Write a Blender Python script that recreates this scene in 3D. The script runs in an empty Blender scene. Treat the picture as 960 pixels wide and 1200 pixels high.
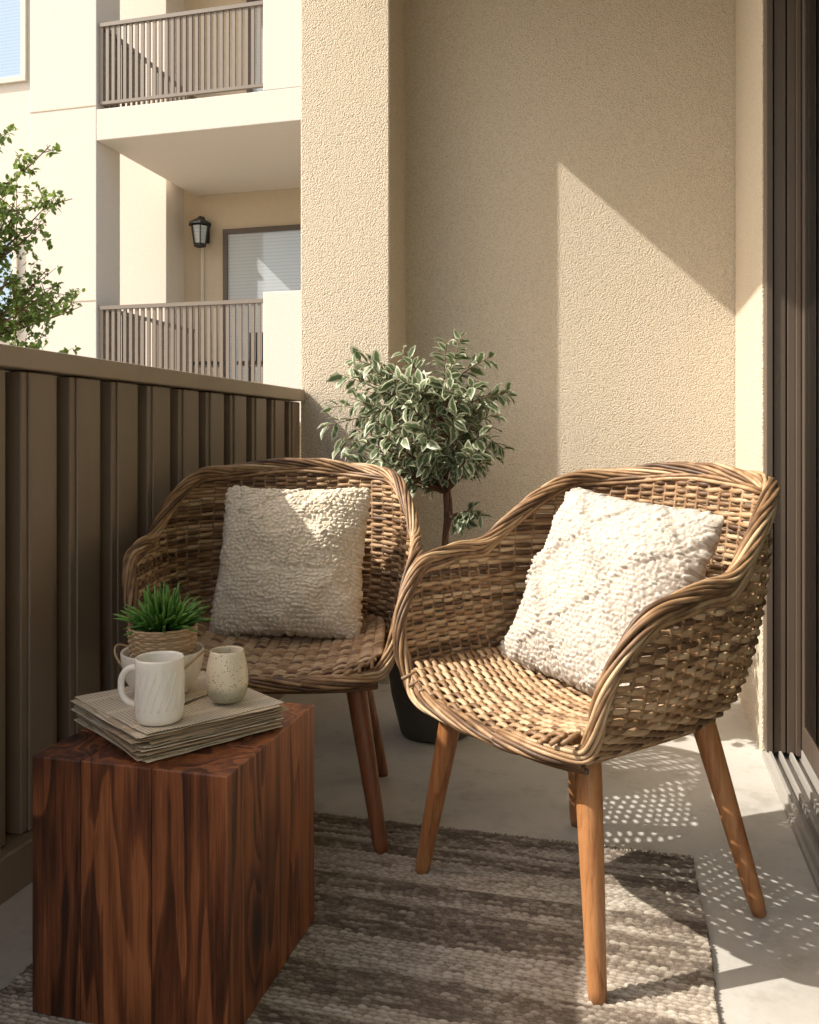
import bpy, math, random
import numpy as np
from mathutils import Vector, Matrix
random.seed(7); RNG=np.random.RandomState(11)
sc=bpy.context.scene
COL=sc.collection
sc.view_settings.view_transform='Standard'; sc.view_settings.look='None'; sc.view_settings.exposure=0

# ---------------------------------------------------------------- helpers
class MB:
    def __init__(s): s.v=[]; s.f=[]; s.t=[]; s.n=0
    def add(s,v,f,t=0.5):
        v=np.asarray(v,float).reshape(-1,3)
        s.v.append(v); s.f.extend([tuple(int(i)+s.n for i in q) for q in f])
        s.t.append(np.broadcast_to(np.asarray(t,float),(len(v),)).copy()); s.n+=len(v)
    def box(s,x0,x1,y0,y1,z0,z1,t=0.5):
        v=[(x0,y0,z0),(x1,y0,z0),(x1,y1,z0),(x0,y1,z0),(x0,y0,z1),(x1,y0,z1),(x1,y1,z1),(x0,y1,z1)]
        s.add(v,[(0,3,2,1),(4,5,6,7),(0,1,5,4),(1,2,6,5),(2,3,7,6),(3,0,4,7)],t)
    def tube(s,P,r,sides=6,t=0.5,caps=True,flat=(1,1),closed=False):
        P=np.asarray(P,float); n=len(P); r=np.broadcast_to(np.asarray(r,float),(n,))
        N,B=frames(P)
        a=np.linspace(0,2*math.pi,sides,endpoint=False)
        ca,sa=np.cos(a)*flat[0],np.sin(a)*flat[1]
        V=P[:,None,:]+r[:,None,None]*(N[:,None,:]*ca[None,:,None]+B[:,None,:]*sa[None,:,None])
        F=[]
        m=n if closed else n-1
        for i in range(m):
            i2=(i+1)%n
            for j in range(sides):
                k=(j+1)%sides
                F.append((i*sides+j,i*sides+k,i2*sides+k,i2*sides+j))
        if caps and not closed:
            F.append(tuple(range(sides-1,-1,-1))); F.append(tuple((n-1)*sides+j for j in range(sides)))
        tt=np.repeat(np.broadcast_to(np.asarray(t,float),(n,)),sides)
        s.add(V.reshape(-1,3),F,tt)
    def lathe(s,prof,sides=48,c=(0,0,0),t=0.5,fn=None):
        V=[]
        for (r,z) in prof:
            for j in range(sides):
                a=2*math.pi*j/sides
                rr=r+(fn(a,z) if fn else 0)
                V.append((c[0]+rr*math.cos(a),c[1]+rr*math.sin(a),c[2]+z))
        F=[]
        for i in range(len(prof)-1):
            for j in range(sides):
                k=(j+1)%sides
                F.append((i*sides+j,i*sides+k,(i+1)*sides+k,(i+1)*sides+j))
        s.add(V,F,t)
    def obj(s,name,mat,parent=None,smooth=False,bevel=0):
        me=bpy.data.meshes.new(name)
        V=np.concatenate(s.v)
        me.from_pydata(V.tolist(),[],s.f)
        a=me.attributes.new('tone','FLOAT','POINT'); a.data.foreach_set('value',np.concatenate(s.t).astype(np.float32))
        if smooth: me.polygons.foreach_set('use_smooth',[True]*len(me.polygons))
        me.materials.append(mat); me.update()
        return link(name,me,parent,bevel)
def link(name,me,parent=None,bevel=0):
    o=bpy.data.objects.new(name,me); COL.objects.link(o)
    if parent: o.parent=parent
    if bevel:
        m=o.modifiers.new('bevel','BEVEL'); m.width=bevel; m.segments=2; m.limit_method='ANGLE'
    return o
def empty(name,loc=(0,0,0),rz=0):
    o=bpy.data.objects.new(name,None); COL.objects.link(o); o.location=loc; o.rotation_euler=(0,0,rz); o.empty_display_size=.1
    return o
def frames(P):
    n=len(P); T=np.gradient(P,axis=0); T/=np.linalg.norm(T,axis=1)[:,None]+1e-12
    ref=np.array([0,0,1.]) if abs(T[0][2])<.8 else np.array([1.,0,0])
    N=np.zeros((n,3)); 
    x=ref-T[0]*T[0].dot(ref); N[0]=x/np.linalg.norm(x)
    for i in range(1,n):
        x=N[i-1]-T[i]*T[i].dot(N[i-1]); N[i]=x/(np.linalg.norm(x)+1e-12)
    return N,np.cross(T,N)
def sstep(a,b,x):
    t=np.clip((x-a)/(b-a),0,1); return t*t*(3-2*t)
def hashf(i,j,seed=0):
    v=np.sin(np.asarray(i)*127.1+np.asarray(j)*311.7+seed*74.7)*43758.5453
    return v-np.floor(v)
def vnoise(x,y,seed=0):
    x=np.asarray(x,float); y=np.asarray(y,float)
    i=np.floor(x); j=np.floor(y); fx=x-i; fy=y-j; fx=fx*fx*(3-2*fx); fy=fy*fy*(3-2*fy)
    return (hashf(i,j,seed)*(1-fx)+hashf(i+1,j,seed)*fx)*(1-fy)+(hashf(i,j+1,seed)*(1-fx)+hashf(i+1,j+1,seed)*fx)*fy

# ---------------------------------------------------------------- materials
class NT:
    def __init__(s,name):
        s.m=bpy.data.materials.new(name); s.m.use_nodes=True; s.nt=s.m.node_tree
        s.b=s.nt.nodes['Principled BSDF']
    def n(s,t,**kw):
        x=s.nt.nodes.new(t)
        for k,v in kw.items():
            setattr(x,k,v)
        return x
    def l(s,a,b): s.nt.links.new(a,b)
    def coords(s,scale=(1,1,1),kind='Object'):
        tc=s.n('ShaderNodeTexCoord'); mp=s.n('ShaderNodeMapping'); mp.inputs['Scale'].default_value=scale
        s.l(tc.outputs[kind],mp.inputs['Vector']); return mp.outputs['Vector']
    def noise(s,vec,scale,detail=4,rough=.55,dist=0):
        x=s.n('ShaderNodeTexNoise'); x.inputs['Scale'].default_value=scale; x.inputs['Detail'].default_value=detail
        x.inputs['Roughness'].default_value=rough; x.inputs['Distortion'].default_value=dist
        s.l(vec,x.inputs['Vector']); return x.outputs['Fac']
    def ramp(s,fac,stops):
        x=s.n('ShaderNodeValToRGB'); cr=x.color_ramp
        while len(cr.elements)<len(stops): cr.elements.new(.5)
        for e,(p,c) in zip(cr.elements,stops):
            e.position=p; e.color=(*c,1) if len(c)==3 else c
        s.l(fac,x.inputs['Fac']); return x.outputs['Color']
    def math(s,op,a,b=None,clamp=False):
        x=s.n('ShaderNodeMath',operation=op,use_clamp=clamp)
        for i,q in enumerate((a,b)):
            if q is None: continue
            if isinstance(q,(int,float)): x.inputs[i].default_value=q
            else: s.l(q,x.inputs[i])
        return x.outputs[0]
    def mix(s,fac,a,b,mode='MIX'):
        x=s.n('ShaderNodeMix',data_type='RGBA',blend_type=mode)
        for i,q in ((0,fac),(6,a),(7,b)):
            if isinstance(q,(int,float)): x.inputs[i].default_value=q
            elif isinstance(q,tuple): x.inputs[i].default_value=(*q,1)
            else: s.l(q,x.inputs[i])
        return x.outputs[2]
    def bump(s,h,strength=.5,dist=.01,prev=None):
        x=s.n('ShaderNodeBump'); x.inputs['Strength'].default_value=strength; x.inputs['Distance'].default_value=dist
        s.l(h,x.inputs['Height'])
        if prev: s.l(prev,x.inputs['Normal'])
        return x.outputs['Normal']
    def attr(s,name='tone'):
        return s.n('ShaderNodeAttribute',attribute_name=name).outputs['Fac']
    def fin(s,col=None,rough=None,normal=None,**kw):
        if col is not None:
            if isinstance(col,tuple): s.b.inputs['Base Color'].default_value=(*col,1)
            else: s.l(col,s.b.inputs['Base Color'])
        if rough is not None:
            if isinstance(rough,(int,float)): s.b.inputs['Roughness'].default_value=rough
            else: s.l(rough,s.b.inputs['Roughness'])
        if normal is not None: s.l(normal,s.b.inputs['Normal'])
        for k,v in kw.items(): s.b.inputs[k.replace('_',' ')].default_value=v
        return s.m

def m_stucco(name,c1,c2,bs=.6,scale=230,dk=.66):
    t=NT(name); p=t.coords()
    big=t.noise(p,1.3,4); fine=t.noise(p,scale*1.4,2,.6)
    v=t.n('ShaderNodeTexVoronoi'); v.inputs['Scale'].default_value=scale; t.l(p,v.inputs['Vector'])
    h=t.math('ADD',t.math('MULTIPLY',v.outputs['Distance'],-1.0),t.math('MULTIPLY',fine,.7))
    col=t.mix(t.math('MULTIPLY',t.math('SUBTRACT',big,.3),1.6,True),c1,c2)
    col=t.mix(t.math('MULTIPLY',t.math('SUBTRACT',h,-.45),.9,True),(c1[0]*dk,c1[1]*dk*.97,c1[2]*dk*.92),col)
    return t.fin(col,.92,t.bump(h,bs,.004))
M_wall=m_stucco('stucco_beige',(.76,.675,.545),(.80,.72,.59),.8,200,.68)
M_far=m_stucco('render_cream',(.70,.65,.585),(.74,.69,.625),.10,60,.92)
M_farshade=m_stucco('render_tan_shade',(.62,.53,.40),(.67,.58,.44),.12,60,.9)  # darker tan copy of the far render, recess shade put into its colour
def m_floor():
    t=NT('concrete_floor'); p=t.coords()
    a=t.noise(p,2.2,7,.62,.4); b=t.noise(p,60,4,.7); c=t.noise(p,9,5,.7)
    col=t.ramp(a,[(.3,(.42,.395,.36)),(.5,(.54,.515,.475)),(.7,(.61,.585,.545))])
    st=t.ramp(c,[(.52,(1,1,1)),(.66,(.74,.71,.67))])
    col=t.mix(.7,col,st,'MULTIPLY')
    col=t.mix(t.math('MULTIPLY',b,.3),col,(.25,.23,.2))
    n=t.bump(b,.25,.002); n=t.bump(c,.2,.004,n)
    return t.fin(col,t.math('ADD',t.math('MULTIPLY',a,.4),.45),n)
M_floor=m_floor()
def m_paint(name,c,rough=.45,spec=.5,var=.25):
    t=NT(name); p=t.coords(); a=t.noise(p,6,5,.65); b=t.noise(t.coords((40,40,2)),3,4)
    col=t.mix(t.math('MULTIPLY',a,var*2,True),(c[0]*1.15,c[1]*1.15,c[2]*1.15),(c[0]*.65,c[1]*.65,c[2]*.65))
    return t.fin(col,t.math('ADD',t.math('MULTIPLY',b,.25),rough-.1),t.bump(a,.05,.003))
M_rail=m_paint('bronze_paint',(.20,.15,.108),.40)
M_railcap=m_paint('bronze_paint_cap',(.31,.25,.19),.45)
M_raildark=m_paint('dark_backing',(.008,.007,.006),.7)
M_farrail=m_paint('taupe_rail_paint',(.19,.155,.12),.5)
M_door=m_paint('dark_bronze_frame',(.085,.062,.046),.38)
M_alu=m_paint('aluminium_track',(.36,.34,.31),.4)
M_black=m_paint('black_metal',(.02,.02,.02),.45)
def m_glass():
    t=NT('door_glass'); nt=t.nt
    tr=t.n('ShaderNodeBsdfTransparent'); tr.inputs['Color'].default_value=(.62,.74,.68,1)
    gl=t.n('ShaderNodeBsdfGlossy'); gl.inputs['Roughness'].default_value=.01
    lw=t.n('ShaderNodeFresnel'); lw.inputs['IOR'].default_value=1.6
    mx=t.n('ShaderNodeMixShader'); t.l(lw.outputs[0],mx.inputs[0]); t.l(tr.outputs[0],mx.inputs[1]); t.l(gl.outputs[0],mx.inputs[2])
    t.l(mx.outputs[0],nt.nodes['Material Output'].inputs['Surface']); return t.m
M_glass=m_glass()
def m_window(name='window_with_blinds',k=(1,1,1)):
    t=NT(name); tc=t.n('ShaderNodeTexCoord'); sp=t.n('ShaderNodeSeparateXYZ'); t.l(tc.outputs['Object'],sp.inputs[0])
    w=t.math('FRACT',t.math('MULTIPLY',sp.outputs['Z'],18))
    c=lambda q:(q[0]*k[0],q[1]*k[1],q[2]*k[2])
    col=t.ramp(w,[(0,c((.30,.34,.36))),(.25,c((.46,.50,.52))),(1,c((.42,.46,.48)))])
    return t.fin(col,.06,Specular_IOR_Level=.9)
M_win=m_window(); M_winblue=m_window('blue_window',(.7,.9,1.15))
def m_wicker(name='wicker',stops=None):
    t=NT(name); p=t.coords(); a=t.attr(); n=t.noise(p,22,3,.6); f=t.noise(p,400,2,.7)
    x=t.math('ADD',t.math('MULTIPLY',a,.8),t.math('MULTIPLY',n,.32))
    col=t.ramp(x,stops or [(.14,(.050,.024,.011)),(.35,(.15,.080,.036)),(.58,(.34,.205,.102)),(.88,(.58,.42,.255))])
    col=t.mix(t.math('MULTIPLY',f,.35),col,(.13,.075,.038))
    return t.fin(col,.48,t.bump(f,.4,.0015),Specular_IOR_Level=.45)
M_wicker=m_wicker()
def m_wood(name,stops,k=22,st=(5,5,.9),rough=.34,fs=.5,sw=.38,aw=.28,knots=0):
    t=NT(name); p=t.coords(st); a=t.attr()
    n=t.n('ShaderNodeTexNoise',noise_dimensions='4D'); n.inputs['Scale'].default_value=1.0; n.inputs['Detail'].default_value=2.6; n.inputs['Roughness'].default_value=.45
    n.inputs['Distortion'].default_value=.6
    t.l(p,n.inputs['Vector']); t.l(t.math('MULTIPLY',a,37.),n.inputs['W'])
    ph=t.math('MULTIPLY',n.outputs['Fac'],k); core=None
    if knots:
        v=t.n('ShaderNodeTexVoronoi',voronoi_dimensions='4D'); v.inputs['Scale'].default_value=1; t.l(t.coords((7,7,3.2)),v.inputs['Vector']); t.l(t.math('MULTIPLY',a,11.),v.inputs['W'])
        kd=t.math('SUBTRACT',1,t.math('DIVIDE',v.outputs['Distance'],.50),True)
        kd=t.math('POWER',kd,1.4)
        ph=t.math('ADD',ph,t.math('MULTIPLY',kd,3.2)); core=t.math('POWER',kd,2.6)
    ph=t.math('FRACT',ph)
    s=t.math('POWER',ph,1.7)
    s=t.math('MULTIPLY',s,t.math('SUBTRACT',1,t.math('POWER',ph,14)))
    fine=t.noise(t.coords((190,190,5)),1.5,4,.75)
    mid=t.noise(t.coords((45,45,1.5)),1.5,3,.6)
    big=t.noise(t.coords((9,9,1.6)),1.2,4,.6,.5)
    x=t.math('ADD',t.math('SUBTRACT',t.math('MULTIPLY',fine,fs),t.math('MULTIPLY',s,sw)),t.math('ADD',t.math('MULTIPLY',big,.7),t.math('MULTIPLY',t.math('SUBTRACT',a,.5),aw)))
    x=t.math('ADD',x,t.math('MULTIPLY',t.math('SUBTRACT',mid,.5),.5))
    if core is not None: x=t.math('SUBTRACT',x,t.math('MULTIPLY',core,1.1))
    x=t.math('MULTIPLY',x,.95)
    col=t.ramp(x,stops)
    return t.fin(col,t.math('ADD',t.math('MULTIPLY',fine,.25),rough-.1),t.bump(x,.5,.003))
M_block=m_wood('stained_pine',[(.12,(.012,.004,.002)),(.34,(.055,.017,.007)),(.52,(.150,.046,.017)),(.78,(.36,.125,.044))],13,(7,7,.75),.38,.6,.36,.34,1)
M_leg=m_wood('teak_leg',[(.12,(.12,.04,.014)),(.36,(.25,.095,.032)),(.56,(.37,.165,.062)),(.85,(.46,.225,.095))],9,(14,14,1.2),.36,.5,.25,.2)
M_legshade=m_wood('teak_leg_shaded',[(.12,(.045,.014,.006)),(.36,(.11,.038,.015)),(.56,(.20,.072,.028)),(.85,(.28,.11,.05))],9,(14,14,1.2),.36,.5,.25,.2)  # same leg wood darkened: the left chair's shade put into the colour
def m_pillow(name,c0,c1,c2):
    t=NT(name); p=t.coords(); a=t.attr(); f=t.noise(p,300,3,.8); g=t.noise(p,90,2)
    x=t.math('ADD',a,t.math('MULTIPLY',t.math('SUBTRACT',f,.5),.6))
    col=t.ramp(x,[(.0,c0),(.35,c1),(.8,c2)])
    return t.fin(col,.95,t.bump(t.math('ADD',f,g),.6,.003))
M_pillowR=m_pillow('boucle_cotton',(.28,.22,.165),(.46,.40,.335),(.555,.515,.46))
M_pillowL=m_pillow('chunky_wool',(.38,.29,.19),(.63,.54,.41),(.73,.66,.54))
def m_rug():
    t=NT('woven_wool_rug'); p=t.coords(); a=t.attr(); f=t.noise(p,330,3,.75); g=t.noise(t.coords((40,260,1)),1,3,.7)
    x=t.math('ADD',a,t.math('ADD',t.math('MULTIPLY',t.math('SUBTRACT',f,.5),.5),t.math('MULTIPLY',t.math('SUBTRACT',g,.5),.35)))
    col=t.ramp(x,[(.0,(.075,.054,.039)),(.3,(.185,.145,.11)),(.6,(.40,.345,.28)),(1,(.60,.545,.465))])
    return t.fin(col,.95,t.bump(f,.7,.003))
M_rug=m_rug()
def m_ceramic(name,c,rough=.3,speck=0,lower=None,zsplit=0):
    t=NT(name); p=t.coords(); n=t.noise(p,40,3)
    col=t.mix(t.math('MULTIPLY',n,.3),c,(c[0]*.85,c[1]*.82,c[2]*.76))
    if lower:
        tc=t.n('ShaderNodeTexCoord'); sp=t.n('ShaderNodeSeparateXYZ'); t.l(tc.outputs['Object'],sp.inputs[0])
        z=t.math('ADD',sp.outputs['Z'],t.math('MULTIPLY',n,.012))
        fz=t.ramp(z,[(zsplit,(0,0,0)),(zsplit+.012,(1,1,1))])
        col=t.mix(fz,lower,col)
    if speck:
        v=t.n('ShaderNodeTexVoronoi'); v.inputs['Scale'].default_value=speck; t.l(p,v.inputs['Vector'])
        m=t.ramp(v.outputs['Distance'],[(.20,(1,1,1)),(.30,(0,0,0))])
        m2=t.ramp(t.noise(p,speck*.35,2),[(.45,(0,0,0)),(.52,(1,1,1))])
        col=t.mix(t.math('MULTIPLY',m,m2),col,(.14,.10,.06))
    return t.fin(col,rough,t.bump(n,.08,.003))
M_mug=m_ceramic('white_ceramic',(.82,.78,.71),.22)
M_tumb=m_ceramic('speckled_ceramic',(.68,.60,.46),.28,260,(.36,.34,.25),.026)
M_bowl=m_ceramic('cream_ceramic',(.76,.70,.60),.35)
M_pot=m_ceramic('charcoal_planter',(.095,.085,.075),.55)
def m_flat(name,c,rough=.8,sc_=60,var=.5):
    t=NT(name); p=t.coords(); n=t.noise(p,sc_,4,.65)
    col=t.mix(n,(c[0]*(1-var),c[1]*(1-var),c[2]*(1-var)),(c[0]*(1+var),c[1]*(1+var),c[2]*(1+var)))
    return t.fin(col,rough,t.bump(n,.5,.004))
M_soil=m_flat('potting_soil',(.04,.028,.02),.95)
M_bark=m_flat('bark',(.16,.08,.045),.85,80)
M_twine=m_flat('jute',(.40,.29,.16),.9,200,.35)
M_ground=m_flat('courtyard_ground',(.24,.22,.18),.9,.6,.3)
M_room=m_flat('room_plaster',(.36,.40,.36),.9,3,.1)
M_glassrefl=m_flat('glass_reflection_green',(.075,.11,.08),.9,30,.15)  # green stands in for tint and reflections of the door glass
def m_leaf(name,rib,edge,thr=.55,var=.35,trans=.25):
    t=NT(name); a=t.attr(); oi=t.coords(); n=t.noise(oi,16,2); nb=t.noise(oi,70,2)
    e=t.math('ADD',a,t.math('MULTIPLY',t.math('SUBTRACT',nb,.5),.9))
    f=t.ramp(e,[(thr-.06,(0,0,0)),(thr+.08,(1,1,1))])
    col=t.mix(f,rib,edge)
    dk=t.ramp(n,[(.35,(1-var,1-var,1-var)),(.65,(1,1,1))])
    col=t.mix(1.0,col,dk,'MULTIPLY')
    tl=t.n('ShaderNodeBsdfTranslucent'); t.l(col,tl.inputs['Color'])
    t.fin(col,.42)
    mx=t.n('ShaderNodeMixShader'); mx.inputs[0].default_value=trans
    t.l(t.b.outputs[0],mx.inputs[1]); t.l(tl.outputs[0],mx.inputs[2]); t.l(mx.outputs[0],t.nt.nodes['Material Output'].inputs['Surface'])
    return t.m
M_ficus=m_leaf('variegated_leaf',(.13,.19,.085),(.56,.58,.42),.56,.25,.33)
M_tree=m_leaf('tree_leaf',(.15,.24,.045),(.24,.33,.08),.5,.35,.45)
M_succ=m_leaf('succulent_leaf',(.06,.19,.025),(.18,.38,.07),.6,.4,.25)
def m_paper(top):
    t=NT('printed_page' if top else 'paper_edges'); tc=t.n('ShaderNodeTexCoord'); sp=t.n('ShaderNodeSeparateXYZ'); t.l(tc.outputs['Object'],sp.inputs[0])
    p=tc.outputs['Object']; n=t.noise(p,18,3)
    base=t.mix(t.math('MULTIPLY',n,.7),(.78,.69,.55),(.60,.49,.34))
    if top:
        row=t.math('FRACT',t.math('MULTIPLY',sp.outputs['Y'],170)); r=t.math('GREATER_THAN',row,.5)
        cb=t.n('ShaderNodeCombineXYZ'); t.l(t.math('MULTIPLY',sp.outputs['X'],420),cb.inputs[0]); t.l(t.math('FLOOR',t.math('MULTIPLY',sp.outputs['Y'],170)),cb.inputs[1])
        w=t.math('GREATER_THAN',t.noise(cb.outputs[0],1,1),.43)
        cf=t.math('FRACT',t.math('ADD',t.math('MULTIPLY',sp.outputs['X'],11),.1)); c=t.math('GREATER_THAN',cf,.14)
        k=t.math('MULTIPLY',t.math('MULTIPLY',r,w),c)
        col=t.mix(t.math('MULTIPLY',k,.5),base,(.12,.11,.10))
    else:
        w=t.math('FRACT',t.math('MULTIPLY',sp.outputs['Z'],620)); a=t.attr()
        col=t.mix(t.math('MULTIPLY',t.math('GREATER_THAN',w,.6),.4),t.mix(a,(.42,.30,.18),base),(.24,.17,.10))
    return t.fin(col,.75)
M_page=m_paper(True); M_paper=m_paper(False)

# ---------------------------------------------------------------- camera, sun, sky
cam=bpy.data.cameras.new('camera'); co=bpy.data.objects.new('camera',cam); COL.objects.link(co); sc.camera=co
cam.sensor_fit='HORIZONTAL'; cam.sensor_width=36; cam.lens=37.5; cam.shift_y=-85/960; cam.clip_end=500; cam.clip_start=.05
co.location=(0,0,.89); co.rotation_euler=(math.radians(90),0,math.radians(14.57))
Ld=Vector((2.58,1.0,-2.5))
sun=bpy.data.lights.new('sun','SUN'); so=bpy.data.objects.new('sun',sun); COL.objects.link(so)
sun.energy=6.6; sun.angle=math.radians(.5); sun.color=(1,.94,.84); so.rotation_euler=Ld.to_track_quat('-Z','Y').to_euler(); so.location=(-6,-2,8)
w=bpy.data.worlds.new('World'); sc.world=w; w.use_nodes=True
sky=w.node_tree.nodes.new('ShaderNodeTexSky'); sky.sky_type='NISHITA'; sky.sun_disc=False
sky.sun_elevation=math.radians(42.1); sky.sun_rotation=math.atan2(-2.58,-1.0)%(2*math.pi); sky.dust_density=3.0
bg=w.node_tree.nodes['Background']; bg.inputs['Strength'].default_value=.32
wb=w.node_tree.nodes.new('ShaderNodeMix'); wb.data_type='RGBA'; wb.blend_type='MULTIPLY'; wb.inputs[0].default_value=1; wb.inputs[7].default_value=(1.10,1.0,.88,1)
w.node_tree.links.new(sky.outputs[0],wb.inputs[6]); w.node_tree.links.new(wb.outputs[2],bg.inputs[0])

# ---------------------------------------------------------------- ground
b=MB(); b.add([(-200,-200,-3.5),(200,-200,-3.5),(200,200,-3.5),(-200,200,-3.5)],[(0,1,2,3)]); b.obj('ground',M_ground)

# ---------------------------------------------------------------- own balcony shell
b=MB(); b.box(-1.40,.356,-1.2,3.21,-.25,0); b.obj('balcony_floor',M_floor)
b=MB(); b.box(-.849,3.6,3.21,3.5,-3.5,6); b.obj('stucco_wall',M_wall)
b=MB(); b.box(-1.196,-.849,2.98,3.5,-3.5,6); b.obj('stucco_pillar',M_wall,bevel=.006)
b=MB(); b.box(-1.27,.60,-1.2,2.978,2.9,3.2); b.box(-.847,.60,2.98,3.207,2.9,3.2); b.obj('balcony_ceiling',M_wall)
b=MB(); b.box(.356,.56,2.58,3.207,-.25,2.897); b.box(.356,.56,-1.2,2.58,2.45,2.897); b.box(.356,.56,-1.2,-.2,-.25,2.45); b.obj('stucco_wall',M_wall,bevel=.004)

# sliding glass door
door=empty('sliding_glass_door')
b=MB()
for (u0,u1,dv) in [(.360,.376,.035),(.376,.380,.012),(.380,.410,.026),(.410,.414,.008),(.414,.434,.03),(.434,.446,.045)]:
    b.box(u0,u1,2.55-dv,2.578,.03,2.45)
b.obj('jamb',M_door,door,bevel=.0015)
b=MB(); b.box(.447,.456,2.475,2.503,.05,2.42); b.box(.447,.478,1.2,1.26,.05,2.42); b.box(.447,.456,1.26,2.475,.05,.12); b.box(.447,.456,1.26,2.475,2.34,2.42)
b.box(.41,.44,1.14,1.22,.05,2.42); b.box(.41,.44,-.2,1.14,.05,.12); b.obj('sash',M_door,door,bevel=.0015)
b=MB(); b.box(.450,.453,1.26,2.475,.12,2.34); b.box(.424,.428,-.2,1.14,.12,2.42); b.obj('glass',M_glass,door)
b=MB(); b.box(.3565,.56,-.2,2.578,-.02,.012)
for u in (.366,.392,.420): b.box(u,u+.007,-.2,2.574,.012,.034)
b.box(.4462,.456,-.2,2.574,.012,.048); b.obj('track',M_alu,door)
b=MB(); b.box(.49,.56,-.2,2.578,2.42,2.449); b.obj('head',M_door,door)
# room behind the glass, with an added curtain standing in for green reflections in the pane
room=empty('living_room')
b=MB(); b.box(.562,3.5,-1.2,3.2,-.25,.0); b.box(.562,3.5,-1.2,3.2,2.5,2.7); b.box(3.5,3.6,-1.2,3.2,-.25,2.7); b.box(.562,3.5,3.1,3.205,0,2.5); b.obj('room_shell',M_room,room)
b=MB()
n=90; V=[];F=[]
for i in range(n):
    u=.460+.40*i/(n-1); v=2.54+.012*math.sin(i*1.7)+.008*math.sin(i*.61)
    V+= [(u,v,.06),(u,v,2.4)]
F=[(2*i,2*i+2,2*i+3,2*i+1) for i in range(n-1)]
b.add(V,F); b.obj('reflection_curtain',M_glassrefl,room,True)

# railing
rl=empty('balcony_railing')
b=MB(); v=1.472-.1555*14
while v<2.95:
    e=min(v+.112,2.972)
    b.box(-1.236,-1.194,v,e,.09,1.028)
    b.box(-1.194,-1.188,v+.018,e-.018,.09,1.028)
    v+=.1555
b.obj('slats',M_rail,rl,bevel=.003)
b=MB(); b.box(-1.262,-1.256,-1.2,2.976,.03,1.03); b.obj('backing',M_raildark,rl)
b=MB(); b.box(-1.31,-1.174,-1.2,2.977,1.032,1.075); b.obj('cap',M_railcap,rl,bevel=.004)
b=MB(); b.box(-1.25,-1.165,-1.2,2.975,.0,.088); b.obj('bottom_rail',M_rail,rl,bevel=.004)

# ---------------------------------------------------------------- far apartment building
ap=empty('apartment_building')
b=MB()
b.box(-7.97,-6.93,10,10.55,-3.5,12)             # pier
b.box(-16,-7.15,12.15,14,-3.5,12)               # left wall
for z in (-2.67,1.10,4.89,8.66):
    b.box(-6.93,4,10.0,12.70,z,z+.42)           # slabs
for z in (-2.25,1.52,5.31,9.08):
    b.box(-4.52,4,10.003,10.18,z,z+1.24)        # solid parapets
b.obj('cream_walls',M_far,ap,bevel=.01)
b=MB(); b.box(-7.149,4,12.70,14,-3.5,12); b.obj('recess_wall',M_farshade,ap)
b=MB()
for z in (.75,2.75,5.36,8.0):
    b.box(-7.972,-6.928,9.994,9.9995,z,z+.014,.0)
b.obj('joints',M_farshade,ap)
b=MB()
for z in (1.56,5.35):
    b.box(-6.90,-4.53,10.02,10.08,z+1.07,z+1.12); b.box(-6.90,-4.53,10.03,10.07,z+.03,z+.07)
    u=-6.9
    while u<-4.56:
        b.box(u,u+.045,10.035,10.06,z+.07,z+1.07); u+=.088
    b.box(-6.915,-6.865,10.09,12.6,z+1.07,z+1.12)
    v=10.15
    while v<12.6: b.box(-6.90,-6.875,v,v+.045,z+.03,z+1.07); v+=.13
b.obj('railings',M_farrail,ap)
def framewin(fr,gl,u0,u1,z0,z1,v,w=.07,mull=()):
    fr.box(u0,u1,v-.06,v-.002,z1-w,z1); fr.box(u0,u1,v-.06,v-.002,z0,z0+w)
    fr.box(u0,u0+w,v-.055,v-.004,z0+w,z1-w); fr.box(u1-w,u1,v-.055,v-.004,z0+w,z1-w)
    for m in mull: fr.box(m,m+w,v-.052,v-.006,z0+w,z1-w)
    gl.box(u0+w,u1-w,v-.03,v-.01,z0+w,z1-w)
g=MB(); fr=MB()
framewin(fr,g,-6.42,-4.0,1.54,4.30,12.70,.08,(-5.0,))
framewin(fr,g,-6.0,-4.2,5.33,8.0,12.70,.09,(-5.1,))
fr.obj('window_frames_dark',M_door,ap); g.obj('window_glass',M_win,ap)
fr=MB(); g=MB()
framewin(fr,g,-11.3,-9.73,6.85,9.0,12.15,.09,(-10.5,)); framewin(fr,g,-11.3,-9.9,2.6,4.3,12.15,.09,(-10.6,))
fr.obj('window_frames_white',M_far,ap); g.obj('window_glass_blue',M_winblue,ap)
# wall lantern
b=MB(); lx,ly=-6.74,12.48
b.box(lx-.06,lx+.06,12.66,12.698,4.10,4.42); b.tube([(lx,12.67,4.40),(lx,12.6,4.50),(lx,12.48,4.48)],.02)
prof=[(.01,.50),(.05,.46),(.20,.37),(.20,.35),(.15,.345)]
b.lathe([(r,z) for r,z in prof],6,(lx,ly,4.0))
for k in range(6):
    a=k*math.pi/3; b.tube([(lx+.15*math.cos(a),ly+.15*math.sin(a),4.35),(lx+.10*math.cos(a),ly+.10*math.sin(a),4.03)],.011,4)
b.lathe([(.0,.0),(.05,.01),(.11,.03),(.11,.045),(0,.05)],6,(lx,ly,3.98)); b.obj('wall_lantern',M_black,ap)
b=MB(); b.lathe([(.13,.33),(.09,.05)],6,(lx,ly,4.0)); b.obj('lantern_glass',M_win,ap)
b=MB(); b.tube([(-6.80,12.68,4.1),(-6.80,12.68,1.6)],.03); b.obj('downpipe',M_far,ap)
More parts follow.
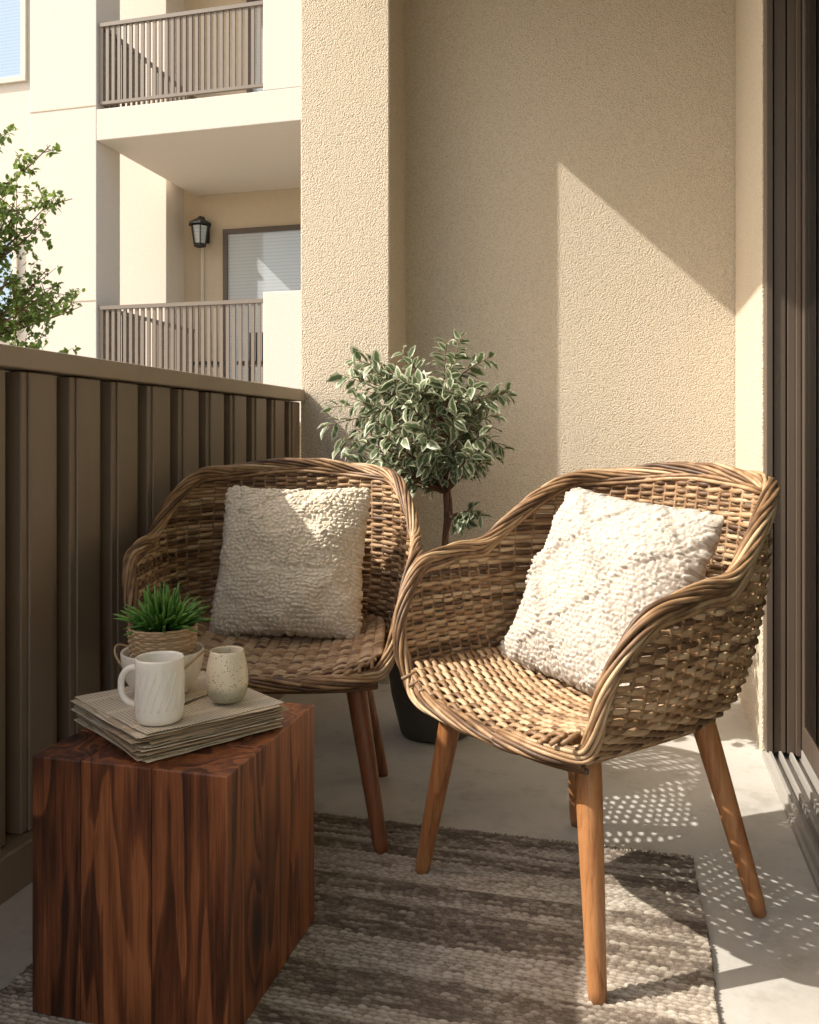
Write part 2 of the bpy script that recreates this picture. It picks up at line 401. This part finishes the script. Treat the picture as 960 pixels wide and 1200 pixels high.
# furniture on neighbour balcony
b=MB()
for (u,v) in ((-5.9,11.2),(-5.2,11.3)):
    b.box(u-.22,u+.22,v-.2,v+.2,1.95,2.0)
    for du in (-.2,.17):
        for dv in (-.18,.16): b.box(u+du,u+du+.03,v+dv,v+dv+.03,1.52,1.95)
    for du in (-.2,-.1,0,.1,.17): b.box(u+du,u+du+.03,v+.17,v+.2,2.0,2.45)
b.obj('patio_chairs',M_black,ap)

# ---------------------------------------------------------------- leaves
LEAF=np.array([(0,0,0),(.32,.20,.07),(.68,.17,.06),(1,0,-.10),(.68,-.17,.06),(.32,-.20,.07),(.32,0,0),(.68,0,-.02)])
LF=[(0,6,1),(6,7,2,1),(7,3,2),(0,5,6),(5,4,7,6),(4,3,7)]
LT=np.array([.5,1,1,1,1,1,0,0.])
def add_leaf(b,pos,d,up,L,wd=1.0,curl=0):
    d=np.array(d,float); d/=np.linalg.norm(d)+1e-9; s=np.cross(up,d); s/=np.linalg.norm(s)+1e-9; nrm=np.cross(d,s)
    T=LEAF.copy(); T[:,1]*=wd; T[:,2]-=curl*T[:,0]**2
    b.add(np.array(pos)+L*(T[:,0:1]*d+T[:,1:2]*s+T[:,2:3]*nrm),LF,LT)
def bez(p0,p1,p2,n=8):
    t=np.linspace(0,1,n)[:,None]; return (1-t)**2*np.array(p0)+2*t*(1-t)*np.array(p1)+t*t*np.array(p2)

# potted ficus: a small standard with a clear stem
fc=empty('potted_ficus_tree',(-.575,2.53,0))
b=MB(); b.lathe([(0,.0),(.095,0),(.108,.01),(.135,.12),(.152,.24),(.156,.32),(.163,.325),(.164,.35),(.152,.352),(.146,.32),(.144,.30)],56); b.obj('planter',M_pot,fc,True)
b=MB(); b.lathe([(.145,.305),(.08,.312),(.0,.318)],30); b.obj('soil',M_soil,fc,True)
wood=MB(); lv=MB()
trunk=np.array([(.03,0,.30),(.038,.0,.42),(.024,.01,.54),(.035,.0,.66),(.025,.01,.78),(.030,0,.90),(.0,0,1.04)])
tt=np.linspace(0,1,40); tr=np.stack([np.interp(tt,np.linspace(0,1,7),trunk[:,i]) for i in range(3)],1)
wood.tube(tr,np.linspace(.014,.005,40),8)
tr2=tr+np.stack([.013*np.cos(tt*12),.013*np.sin(tt*12),tt*0],1); wood.tube(tr2,np.linspace(.009,.003,40),7)
cx,cz,rx,rz=-.060,.945,.315,.25
def twig(p0,p2,nl,l0,l1,wd,t0=.40):
    p0=np.array(p0);p2=np.array(p2); mid=(p0+p2)/2+np.array([0,0,.06*np.linalg.norm(p2-p0)*2])
    P=bez(p0,mid,p2,9); wood.tube(P,np.linspace(.0032,.0010,9),5)
    for k in range(nl):
        t=t0+(1-t0)*(k+RNG.rand())/nl; i=min(int(t*8),7); q=P[i]+(P[i+1]-P[i])*(t*8-i); T=P[i+1]-P[i]; T/=np.linalg.norm(T)
        r=RNG.normal(size=3); s=np.cross(T,r); s/=np.linalg.norm(s)
        d=T*.6+s*.9+np.array([0,0,-.35+.3*RNG.rand()])
        up=np.array([0,0,1.])+RNG.normal(size=3)*.55
        add_leaf(lv,q,d,up,l0+(l1-l0)*RNG.rand(),wd,.25*RNG.rand())
for k in range(124):
    while True:
        q=RNG.uniform(-1,1,3); r=np.linalg.norm(q)
        if .40<r<1 : break
    lump=.74+.46*vnoise(math.atan2(q[1],q[0])*1.9+5,q[2]*2.6+3,4)
    p2=np.array([cx+q[0]*rx*lump,q[1]*rx*.85*lump,cz+q[2]*rz*lump])
    if p2[2]<.74 and RNG.rand()<.6: continue
    h=np.clip(p2[2]-.08-.08*RNG.rand(),.74,1.03); i=min(39,int((h-.3)/.74*39))
    twig(tr[i],p2,int(9+6*RNG.rand()),.036,.066,1.15,.42)
for p in ((.105,-.07,.655),(.15,-.07,.665),(.08,-.05,.645),(.125,-.05,.68)):
    twig(tr[19],p,9,.035,.058,1.0,.55)
for p in ((.08,.0,1.205),(.03,.02,1.19),(-.34,0,.99),(-.36,0,.93),(-.10,-.02,1.16),(.22,0,1.03),(.21,0,.86)):
    twig(tr[35],p,14,.036,.06,1.0,.5)
wood.obj('trunk_and_branches',M_bark,fc,True); lv.obj('foliage',M_ficus,fc,True)

# courtyard tree
ct=empty('courtyard_tree',(-4.62,5.05,-3.5))
wood=MB(); lv=MB()
P=bez((0,0,0),(.1,0,3),(.05,.05,6.45),16); wood.tube(P,np.linspace(.11,.02,16),9)
for k in range(50):
    h=3.9+2.4*(k+RNG.rand())/50; i=int(h/6.45*15); a=RNG.rand()*6.283; L=.38+.58*RNG.rand()*(1-.45*(h-3.9)/2.4)
    if k%2==0: a=RNG.normal()*.6-.2
    p0=P[i]; p2=p0+np.array([math.cos(a)*L,math.sin(a)*L,.18+.34*RNG.rand()]); m=(p0+p2)/2+np.array([0,0,-.05])
    Q=bez(p0,m,p2,12); wood.tube(Q,np.linspace(.012,.003,12),5)
    for j in range(13):
        t=.25+.75*RNG.rand(); q=Q[int(t*11)]; e=q+RNG.normal(size=3)*.11+np.array([0,0,.06]); S=bez(q,(q+e)/2,e,5); wood.tube(S,np.linspace(.004,.0015,5),4)
        for l in range(14):
            add_leaf(lv,S[RNG.randint(1,5)]+RNG.normal(size=3)*.014,RNG.normal(size=3)+np.array([0,0,-.2]),RNG.normal(size=3)+np.array([0,0,1]),.030+.032*RNG.rand(),1.5,.1)
wood.obj('trunk_and_branches',M_bark,ct,True); lv.obj('foliage',M_tree,ct,True)

# ---------------------------------------------------------------- rug
def make_rug():
    u0,u1,v0,v1=-.975,.13,.05,1.89
    nu,nv=420,860
    U,Vv=np.meshgrid(np.linspace(u0,u1,nu),np.linspace(v0,v1,nv))
    warp=.009*(vnoise(U*3,Vv*3,1)-.5)+.0045*(vnoise(U*25,Vv*25,8)-.5)
    ry=(Vv+warp)/.0088; row=np.floor(ry); fy=ry-row
    cw=.016
    cxp=(U+.008*(vnoise(U*20,Vv*20,31)-.5))/cw+.5*(row%2)+.7*hashf(row,3.,5); cell=np.floor(cxp); fx=cxp-cell
    h=np.clip(np.sin(fy*math.pi),0,1)**.6*(.55+.45*np.clip(np.sin(fx*math.pi),0,1)**.5)
    rnd=hashf(cell,row,2)
    st=vnoise(row*.19,row*0,9)*.6+vnoise(row*.6,row*0+7,3)*.4
    dark=sstep(.42,.54,st)
    streak=vnoise(U*14+row*3.7,row*1.0,6)
    dk=np.clip(dark*.80+(streak-.5)*.8,0,1)
    tone=.80-.54*dk+.34*(rnd-.5)
    tone=tone*(.30+.70*h)
    z=.004+.0065*h*(.7+.5*rnd)+.003*vnoise(U*30,Vv*30,4)
    Uo=U+.004*np.sin(Vv*9)*(np.abs(U-(u0+u1)/2)>.5)+.004*(hashf(row,1.,1)-.5)*(np.abs((U-(u0+u1)/2)/(u1-u0))>.495)
    Vo=Vv+.008*(vnoise(U*7,U*0,3)-.5)*(Vv>1.7)
    edge=(U<=u0)|(U>=u1)|(Vv>=v1)|(Vv<=v0); z=np.where(edge,.0015,z)
    V=np.stack([Uo,Vo,z],-1).reshape(-1,3)
    idx=np.arange(nu*nv).reshape(nv,nu); F=np.stack([idx[:-1,:-1],idx[:-1,1:],idx[1:,1:],idx[1:,:-1]],-1).reshape(-1,4)
    me=bpy.data.meshes.new('area_rug'); me.from_pydata(V.tolist(),[],F.tolist())
    a=me.attributes.new('tone','FLOAT','POINT'); a.data.foreach_set('value',tone.reshape(-1).astype(np.float32))
    me.polygons.foreach_set('use_smooth',[True]*len(me.polygons)); me.materials.append(M_rug)
    o=bpy.data.objects.new('weave',me); COL.objects.link(o); return o
rg=empty('area_rug'); make_rug().parent=rg
b=MB()
for k in range(150):
    u=-.97+1.095*k/149; q=[(u,1.885,.006),(u+random.uniform(-.003,.003),1.897,.006),(u+random.uniform(-.006,.006),1.905+random.random()*.008,.003)]
    b.tube(q,[.0028,.0025,.0014],5,.3+.5*random.random())
b.obj('fringe',M_rug,rg,True)

# ---------------------------------------------------------------- wooden block table
tb=empty('wooden_side_table',(-.888,1.118,0))
xs=[0,.085,.205,.328]; ys=[0,.118,.235,.348]
tones=[.25,.60,.42,.50,.3,.72,.44,.62,.80]
for i in range(3):
    for j in range(3):
        b=MB(); b.box(xs[i]+.0002,xs[i+1]-.0002,ys[j]+.0002,ys[j+1]-.0002,.0+.013,.406+random.uniform(-.0004,.0004),tones[(i*3+j)])
        b.obj('block_stave_%d'%(i*3+j+1),M_block,tb,bevel=.0022)

# ---------------------------------------------------------------- wicker chair meshes
W,D,NN=.232,.190,2.8; FY=-.240
def base_curve():
    P=[(-W,y) for y in np.linspace(FY,0,60,endpoint=False)]
    for th in np.linspace(math.pi,0,240):
        c,s=math.cos(th),math.sin(th); P.append((W*math.copysign(abs(c)**(2/NN),c),D*abs(s)**(2/NN)))
    P+=[(W,y) for y in np.linspace(0,FY,61)[1:]]
    P=np.array(P); d=np.r_[0,np.cumsum(np.linalg.norm(np.diff(P,axis=0),axis=1))]
    N=900; s=np.linspace(0,d[-1],N); Q=np.stack([np.interp(s,d,P[:,0]),np.interp(s,d,P[:,1])],1)
    for _ in range(200): Q[1:-1]=(Q[:-2]+Q[2:]+2*Q[1:-1])/4
    T=np.gradient(Q,axis=0); T/=np.linalg.norm(T,axis=1)[:,None]; Nn=np.stack([-T[:,1],T[:,0]],1)
    for _ in range(400): Nn[1:-1]=(Nn[:-2]+Nn[2:]+2*Nn[1:-1])/4
    Nn/=np.linalg.norm(Nn,axis=1)[:,None]
    d=np.r_[0,np.cumsum(np.linalg.norm(np.diff(Q,axis=0),axis=1))]
    return Q,Nn,d
BQ,BN,BD=base_curve(); LEN=BD[-1]
ZB=.368
def wallp(s,z,off=0):
    s=np.asarray(s,float); z=np.asarray(z,float)*np.ones_like(s)
    x=np.interp(s,BD,BQ[:,0]); y=np.interp(s,BD,BQ[:,1]); nx=np.interp(s,BD,BN[:,0]); ny=np.interp(s,BD,BN[:,1])
    bk=sstep(-.02,D*.95,y)
    o=-.040+.105*(1-np.exp(-(z-ZB+.008)/.055))+off
    o=o+(1-bk)*.13*np.clip(z-.48,0,.17)-bk*.03*np.clip(z-.66,0,1)-.10*np.clip(z-.67,0,1)*(1-bk)
    d=np.minimum(s,LEN-s)
    o=o-.014*(1-sstep(0,.10,d))*sstep(.38,.5,z)
    yy=y+ny*o+.22*np.clip(z-.46,0,1)*bk-.020*(1-sstep(0,.12,d))*np.sin(np.clip((z-.37)/.25,0,1)*math.pi)
    return np.stack([x+nx*o,yy,z],-1)
HL=LEN/2
def H(s):
    d=np.minimum(s,LEN-s)
    q=np.clip(d/.085,0,1)
    return .396+.230*np.sqrt(1-(1-q)**2.0)+.022*sstep(.04,.20,d)+.152*sstep(.225,.385,d)+.024*sstep(.33,HL,d)
def strand_tone(n,k,seed,base=.5,var=.5):
    x=np.arange(n)*.05
    return np.clip(base+var*(hashf(k,1.,seed)-.5)+.6*(vnoise(x,np.ones(n)*k*7.3,seed)-.5)+.3*(vnoise(x*6,np.ones(n)*k*3.3,seed)-.5),0,1)
RIB=.026
def chair_meshes():
    sh=MB(); k=0; z=ZB+.003
    while z<.820:
        S=np.linspace(0,LEN,2000); ok=S[H(S)>z+.004]
        if len(ok)<5: break
        s0,s1=ok[0],ok[-1]; n=max(8,int((s1-s0)/(RIB/4))); s=np.linspace(s0,s1,n)
        off=.0048*np.cos(math.pi*s/RIB+math.pi*k)
        low=float(np.clip((z-ZB)/.06,.3,1))
        zz=z+low*(.0034*(vnoise(s*9,s*0+k*.35,3)-.5)*2+.0016*(vnoise(s*50,s*0+k*5.1,5)-.5)*2)
        P=wallp(s,zz,off)
        rr=.0052*(.82+.30*hashf(k,2.,1))*(1+.14*(vnoise(s*30,s*0+k*2.2,15)-.5))
        sh.tube(P,rr,6,strand_tone(n,k,4,.50,.65),flat=(1.05,.80) if z>.43 else (.95,1.0))
        sl=.105/.055*math.exp(-(z-ZB+.008)/.055)
        k+=1; z+=(.0086+.0012*hashf(k,5.,2))/math.sqrt(1+sl*sl)
    for s in np.arange(RIB/2,LEN,RIB):
        h=float(H(np.array([s]))[0]); zz=np.linspace(ZB,h-.004,14)
        sh.tube(wallp(np.full(14,s),zz),.0044,6,.25+.3*random.random())
    def sw(y): 
        return W+.012 if y<0 else (W+.012)*max(0,1-(y/(D+.022))**NN)**(1/NN)
    def sz(x,y):
        return .397+.026*(np.abs(x)/W)**3+.016*sstep(0,.2,y)-.012*(1-sstep(-.30,-.24,y))-.006*np.cos(x*14)
    y=-.280; k=0
    while y<D+.015:
        w_=sw(y)
        if y<FY: w_=W*math.sqrt(max(0.02,1-((FY-y)/.05)**2))
        n=max(6,int(2*w_/(RIB/4))); x=np.linspace(-w_,w_,n)
        bow=-.012*(1-(x/W)**2)
        yy=y+bow+.003*(vnoise(x*12,x*0+k*.5,8)-.5)*2
        z_=sz(x,yy)+.0042*np.cos(math.pi*x/RIB+math.pi*k)
        sh.tube(np.stack([x,yy,z_],1),.0052*(.84+.30*hashf(k,2.,7)),6,strand_tone(n,k,14,.60,.55),flat=(.8,1.08)); k+=1; y+=.0086+.0010*hashf(k,5.,2)
    for x in np.arange(-W+RIB/2,W,RIB):
        ys_=np.linspace(-.285,(D+.01)*max(0.05,1-(abs(x)/(W+.012))**NN)**(1/NN),14)
        sh.tube(np.stack([np.full(14,x),ys_,sz(np.full(14,x),ys_)],1),.0044,6,.35)
    for k in range(70):
        s=np.array([random.uniform(.03,LEN-.03)]); z0=random.uniform(.40,float(H(s)[0])-.01); p=wallp(s,z0,random.choice((-.006,.008)))[0]
        q=wallp(s+random.uniform(-.02,.02),z0+random.uniform(-.012,.012),random.choice((-.014,.016)))[0]
        sh.tube([p,(p+q)/2,q],.0013,4,.6)
    # rim: closed path
    S=np.linspace(0,LEN,420); R=wallp(S,H(S),0.0)
    xf=np.linspace(R[-1,0],R[0,0],90)[1:-1]
    F=np.stack([xf,FY-.052*(1-(xf/abs(R[0,0]))**4),np.full(len(xf),.388)-.004*np.cos(xf*12)],1)
    C=np.concatenate([R,F]); 
    for it in range(3):
        d=np.r_[0,np.cumsum(np.linalg.norm(np.diff(np.vstack([C,C[:1]]),axis=0),axis=1))]
        Cc=np.vstack([C,C[:1]]); q=np.linspace(0,d[-1],541)[:-1]; C=np.stack([np.interp(q,d,Cc[:,i]) for i in range(3)],1)
        for _ in range(8): C=(np.roll(C,1,0)+np.roll(C,-1,0)+2*C)/4
    C=np.roll(C,-470,axis=0)
    rim=MB()
    n=len(C); T=np.roll(C,-1,0)-np.roll(C,1,0); T/=np.linalg.norm(T,axis=1)[:,None]
    N=np.zeros((n+1,3)); r0=np.array([0,0,1.]); x=r0-T[0]*T[0].dot(r0); N[0]=x/np.linalg.norm(x)
    for i in range(1,n+1):
        t_=T[i%n]; x=N[i-1]-t_*t_.dot(N[i-1]); N[i]=x/np.linalg.norm(x)
    B0=np.cross(T[0],N[0]); ang=math.atan2(N[n].dot(B0),N[n].dot(N[0]))
    B=np.cross(T,N[:n]); i=np.arange(n)
    for (m,R_,r_,turn) in ((9,.0112,.0042,6),(5,.0050,.0045,-3)):
        for j in range(m):
            ph=2*math.pi*(j/m+turn*i/n)-ang*i/n+.35*(vnoise(i*.05,i*0+j*4.4,13)-.5)
            rr=R_*(1+.22*(vnoise(i*.06,i*0+j*9.,3)-.5)*2)
            P=C+rr[:,None]*(np.cos(ph)[:,None]*N[:n]+np.sin(ph)[:,None]*B)
            rim.tube(P,r_*(.85+.3*hashf(j,3.,m)),7,strand_tone(n,j,21+m,.46,.9),closed=True)
    for q,(dz,of) in enumerate(((.012,.006),(.020,.0075),(.028,.007),(.013,-.007),(.021,-.006))):
        S=np.linspace(.03,LEN-.03,300); rim.tube(wallp(S,H(S)-dz+.001*np.sin(S*33+q*2),of+.002*np.sin(S*60+q)),.0048,6,strand_tone(300,q,31,.48,.8))
    for q,(zz,of) in enumerate(((ZB-.004,-.004),(ZB+.002,.004),(ZB-.010,.004))):
        S=np.linspace(0,LEN,300); rim.tube(wallp(S,np.full(300,zz)+.001*np.sin(S*70+q*2),of),.0055,6,strand_tone(300,q,41,.4,.5))
    for q,zz in enumerate((.379,.372,.365)):
        xx=np.linspace(-W,W,80); rim.tube(np.stack([xx,FY-.046*(1-(xx/(W+.02))**4)+.008*q,np.full(80,zz)],1),.0055,6,strand_tone(80,q,51,.4,.5))
    uf=MB()
    for (a,c) in (((-.18,-.20),(.18,-.20)),((.18,-.20),(.16,.14)),((.16,.14),(-.16,.14)),((-.16,.14),(-.18,-.20))):
        uf.tube([(a[0],a[1],.368),(c[0],c[1],.368)],.011,8,.3)
    legs=[]
    for (tx,ty,fx,fy) in ((.180,-.185,.243,-.228),(-.175,-.185,-.243,-.222),(.16,.135,.235,.215),(-.16,.135,-.225,.205)):
        l=MB(); n=16; t=np.linspace(0,1,n); P=np.stack([tx+(fx-tx)*t,ty+(fy-ty)*t,.380*(1-t)],1)
        r=.0235-.0085*t**1.1; r[0]*=.9; r[-1]*=.86
        l.tube(P,r,20,RNG.rand()); legs.append(l)
    return sh,rim,uf,legs
sh,rim,uf,legs=chair_meshes()
def place_chair(loc,rz,first=None,legmat=None):
    e=empty('wicker_armchair',loc,rz)
    if first is None:
        sh.obj('woven_shell',M_wicker,e,True); rim.obj('braided_rim',M_wicker,e,True)
    else:
        for c in first.children:
            if c.name.startswith(('woven','braided')):
                o=bpy.data.objects.new(c.name,c.data); COL.objects.link(o); o.parent=e
    uf.obj('under_frame',legmat,e,True)
    for i,l in enumerate(legs): l.obj('leg_%d'%(i+1),legmat,e,True)
    return e
chR=place_chair((-.086,1.700,.002),math.radians(-40.8),None,M_leg)
chL=place_chair((-.808,1.905,.0),math.radians(15.0),chR,M_legshade)

# ---------------------------------------------------------------- pillows
def pillow(size,thick,style,seed,mat):
    N=230; a=np.linspace(-1,1,N); A,B=np.meshgrid(a,a); hw=size/2
    V=[];Tn=[];F=[]
    for sgn in (1,-1):
        x=A*hw*(1-.075*(1-B**2)*A**2); y=B*hw*(1-.075*(1-A**2)*B**2)
        x=x*(1-.05*(A*B)**8); y=y*(1-.05*(A*B)**8)
        puff=((1-np.abs(A)**3.2)*(1-np.abs(B)**3.2))**.62
        z=thick/2*puff*(.90+.20*vnoise(A*2+4,B*2+4,seed+(sgn+1)))
        z+= .020*(vnoise(A*3.5+9,B*3.5,seed+3)-.5)*puff**.5
        wx=x+.008*(vnoise(A*9,B*9,seed)-.5)*2+.0035*(vnoise(A*30,B*30,seed+20)-.5)*2; wy=y+.006*(vnoise(A*9+5,B*9,seed+1)-.5)*2+.0022*(vnoise(A*30,B*30,seed+21)-.5)*2
        if style=='knit': cw,chh=.0140,.0100
        else: cw,chh=.0120,.0100
        row=np.floor(wy/chh); fy=wy/chh-row; q=wx/cw+.5*(row%2)+.4*hashf(row,2.,4); cl=np.floor(q); fx=q-cl
        bump=np.clip(np.sin(fx*math.pi)*np.sin(fy*math.pi),0,1)**.6
        rnd=hashf(cl,row,seed)
        h=.0055*bump*(.4+.9*rnd)
        if style!='knit':
            wv=.06*(vnoise(A*4,B*4,seed+30)-.5)
            dd=np.minimum(np.abs(((A+B)*.95+.25+wv)%1-.5),np.abs(((A-B)*.95+.25+wv)%1-.5))
            ln=1-sstep(.03,.09,dd); h=h*(1+.55*ln)+.0045*ln
        else:
            band=sstep(.40,.60,vnoise(A*2.2+3*vnoise(A*2,B*2,2),B*4.5,seed+8)); h=h*(.7+.8*band)+.0035*band
        h+=.0012*(vnoise(A*70,B*70,seed+40)-.5)
        fade=sstep(0,.25,puff)
        z=(z+h*(.3+.7*fade))*sgn
        edge=(np.abs(A)==1)|(np.abs(B)==1)
        z=np.where(edge,0,z)
        jx=(1-fade)*.008*(rnd-.3)
        x=x+np.sign(A)*jx*(np.abs(A)>np.abs(B)); y=y+np.sign(B)*jx*(np.abs(B)>=np.abs(A))
        base=len(V)*N*N; V.append(np.stack([x,y,z],-1).reshape(-1,3)); Tn.append((.05+.70*bump+.25*rnd).reshape(-1))
        idx=np.arange(N*N).reshape(N,N)+base; f=[idx[:-1,:-1],idx[:-1,1:],idx[1:,1:],idx[1:,:-1]]
        if sgn<0: f=f[::-1]
        F.append(np.stack(f,-1).reshape(-1,4))
    me=bpy.data.meshes.new('throw_pillow'); me.from_pydata(np.concatenate(V).tolist(),[],np.concatenate(F).tolist())
    at=me.attributes.new('tone','FLOAT','POINT'); at.data.foreach_set('value',np.concatenate(Tn).astype(np.float32))
    me.polygons.foreach_set('use_smooth',[True]*len(me.polygons)); me.materials.append(mat)
    o=bpy.data.objects.new('throw_pillow',me); COL.objects.link(o); return o
def place_pillow(o,ch,loc,lean,roll,yaw=0):
    M=Matrix.Translation(ch.location)@Matrix.Rotation(ch.rotation_euler.z,4,'Z')@Matrix.Translation(loc)@Matrix.Rotation(math.radians(yaw),4,'Z')@Matrix.Rotation(math.radians(90-lean),4,'X')@Matrix.Rotation(math.radians(roll),4,'Z')
    o.matrix_world=M
place_pillow(pillow(.42,.15,'diamond',3,M_pillowR),chR,(-.015,.070,.582),27,-5)
place_pillow(pillow(.392,.14,'knit',7,M_pillowL),chL,(.008,.085,.588),20,0,-9)

# ---------------------------------------------------------------- magazines
mg=empty('magazine_stack',(-.745,1.302,.4065),math.radians(-34))
z=0
def slab(b,w,h,z0,t,rot,ox,oy,tone,curl):
    n=14; a=np.linspace(-.5,.5,n); X,Y=np.meshgrid(a*w,a*h); c,s=math.cos(rot),math.sin(rot)
    cur=curl*(np.clip(X/w+.5,0,1)**3*np.clip(.5-Y/h,0,1)**2)+.0008*np.sin(X*30+ox*900)
    jx=.0015*np.sin(Y*80+ox*3000)
    x=c*(X+jx)-s*Y+ox; y=s*(X+jx)+c*Y+oy
    top=np.stack([x,y,z0+t+cur],-1).reshape(-1,3); bot=np.stack([x,y,z0+.0004+cur*.9],-1).reshape(-1,3)
    V=np.vstack([top,bot]); F=[]
    for i in range(n-1):
        for j in range(n-1):
            q=i*n+j; F.append((q,q+1,q+n+1,q+n)); F.append((n*n+q,n*n+q+n,n*n+q+n+1,n*n+q+1))
        F.append((i,n*n+i,n*n+i+1,i+1)); q=(n-1)*n+i; F.append((q,q+1,n*n+q+1,n*n+q))
        q=i*n; F.append((q,q+n,n*n+q+n,n*n+q)); q=i*n+n-1; F.append((q,n*n+q,n*n+q+n,q+n))
    b.add(V,F,tone)
b=MB()
for k in range(24):
    t=.0008+.0017*RNG.rand()**2; slab(b,.272-.012*RNG.rand(),.25-.010*RNG.rand(),z,t,RNG.normal()*.035,RNG.normal()*.004,RNG.normal()*.004,RNG.rand(),.006*RNG.rand()); z+=t+.0004
b.obj('magazines',M_paper,mg)
b=MB(); slab(b,.268,.245,z,.0012,.03,0.002,.001,.7,.005); b.obj('open_page',M_page,mg); z+=.0012
b=MB(); slab(b,.14,.20,z+.0002,.001,.35,-.05,.03,.7,.006); b.obj('loose_leaf',M_page,mg)
TOP=.4065+z+.0035

# mug
e=empty('coffee_mug',(-.712,1.190,TOP),math.radians(0))
R=.037
b=MB(); b.lathe([(0,.001),(.031,.0),(.034,.002),(R-.0008,.010),(R,.018),(R,.03),(R,.045),(R,.06),(R,.075),(R,.086),(R+.0003,.096),(R-.0008,.099),(R-.003,.0985),(R-.0042,.095),(R-.0042,.02),(.028,.008),(0,.007)],96)
b.obj('body',M_mug,e,True)
b=MB()
for k in range(14):
    a0=-2.6+k*.30; t=np.linspace(0,1,10); aa=a0+t*.5; zz=.022+t*.058
    b.tube(np.stack([(R-.0003)*np.cos(aa),(R-.0003)*np.sin(aa),zz],1),.0010,6)
b.obj('relief',M_mug,e,True)
hd=-math.radians(172)
t=np.linspace(-1,1,22); rr=R-.002+.028*np.sqrt(np.clip(1-np.abs(t)**2.6,0,1)); zz=.052+.030*t
b=MB(); b.tube(np.stack([rr*math.cos(hd),rr*math.sin(hd),zz],1),.0052,12); b.obj('handle',M_mug,e,True)
# tumbler
e=empty('speckled_tumbler',(-.655,1.306,TOP))
b=MB(); b.lathe([(0,.001),(.018,.0),(.026,.003),(.0325,.014),(.0350,.030),(.0345,.048),(.0318,.066),(.0285,.080),(.0275,.085),(.0265,.0855),(.0255,.083),(.030,.062),(.032,.035),(.028,.012),(0,.008)],64); b.obj('cup_body',M_tumb,e,True)
# small potted plant
e=empty('potted_succulent',(-.785,1.322,TOP)); e.scale=(1.12,1.12,1.20)
b=MB(); b.lathe([(0,.0),(.036,.0),(.042,.003),(.055,.022),(.061,.045),(.0625,.060),(.061,.062),(.058,.060),(.055,.04),(.03,.012)],64); b.obj('bowl',M_bowl,e,True)
b=MB()
for k in range(12):
    zz=.055+.0036*k; n=90; a=np.linspace(0,2*math.pi,n,endpoint=False); r=.046+.004*k/11+.0016*np.cos(a*15+math.pi*k)
    b.tube(np.stack([r*np.cos(a),r*np.sin(a),zz+0*a],1),.0023,5,.55+.45*hashf(k,1.,2),closed=True)
b.obj('basket',M_wicker,e,True)
b=MB()
for sx in (-1,1):
    t=np.linspace(0,math.pi,16); b.tube(np.stack([sx*(.052+.022*np.sin(t)),-.01+.02*np.cos(t),.052+.018*np.sin(t)-.01*(t/math.pi)],1),.0018,6)
b.obj('twine_handles',M_twine,e,True)
b=MB(); b.lathe([(.046,.088),(0,.093)],24); b.obj('soil',M_soil,e,True)
b=MB()
for k in range(170):
    a=RNG.rand()*6.283; el=math.radians(12+75*RNG.rand()**.8); L=.042+.032*RNG.rand(); r0=.025*RNG.rand()
    d=np.array([math.cos(a)*math.cos(el),math.sin(a)*math.cos(el),math.sin(el)])
    n=6; t=np.linspace(0,1,n); c=np.array([r0*math.cos(a),r0*math.sin(a),.09])
    P=c+d*L*t[:,None]+np.array([0,0,-.25*L])*(t**2)[:,None]*math.cos(el)
    b.tube(P,.0026*np.sqrt(np.clip(1-t**2,0,1))+.0003,5,RNG.rand()*.4+.6*t)
b.obj('leaves',M_succ,e,True)
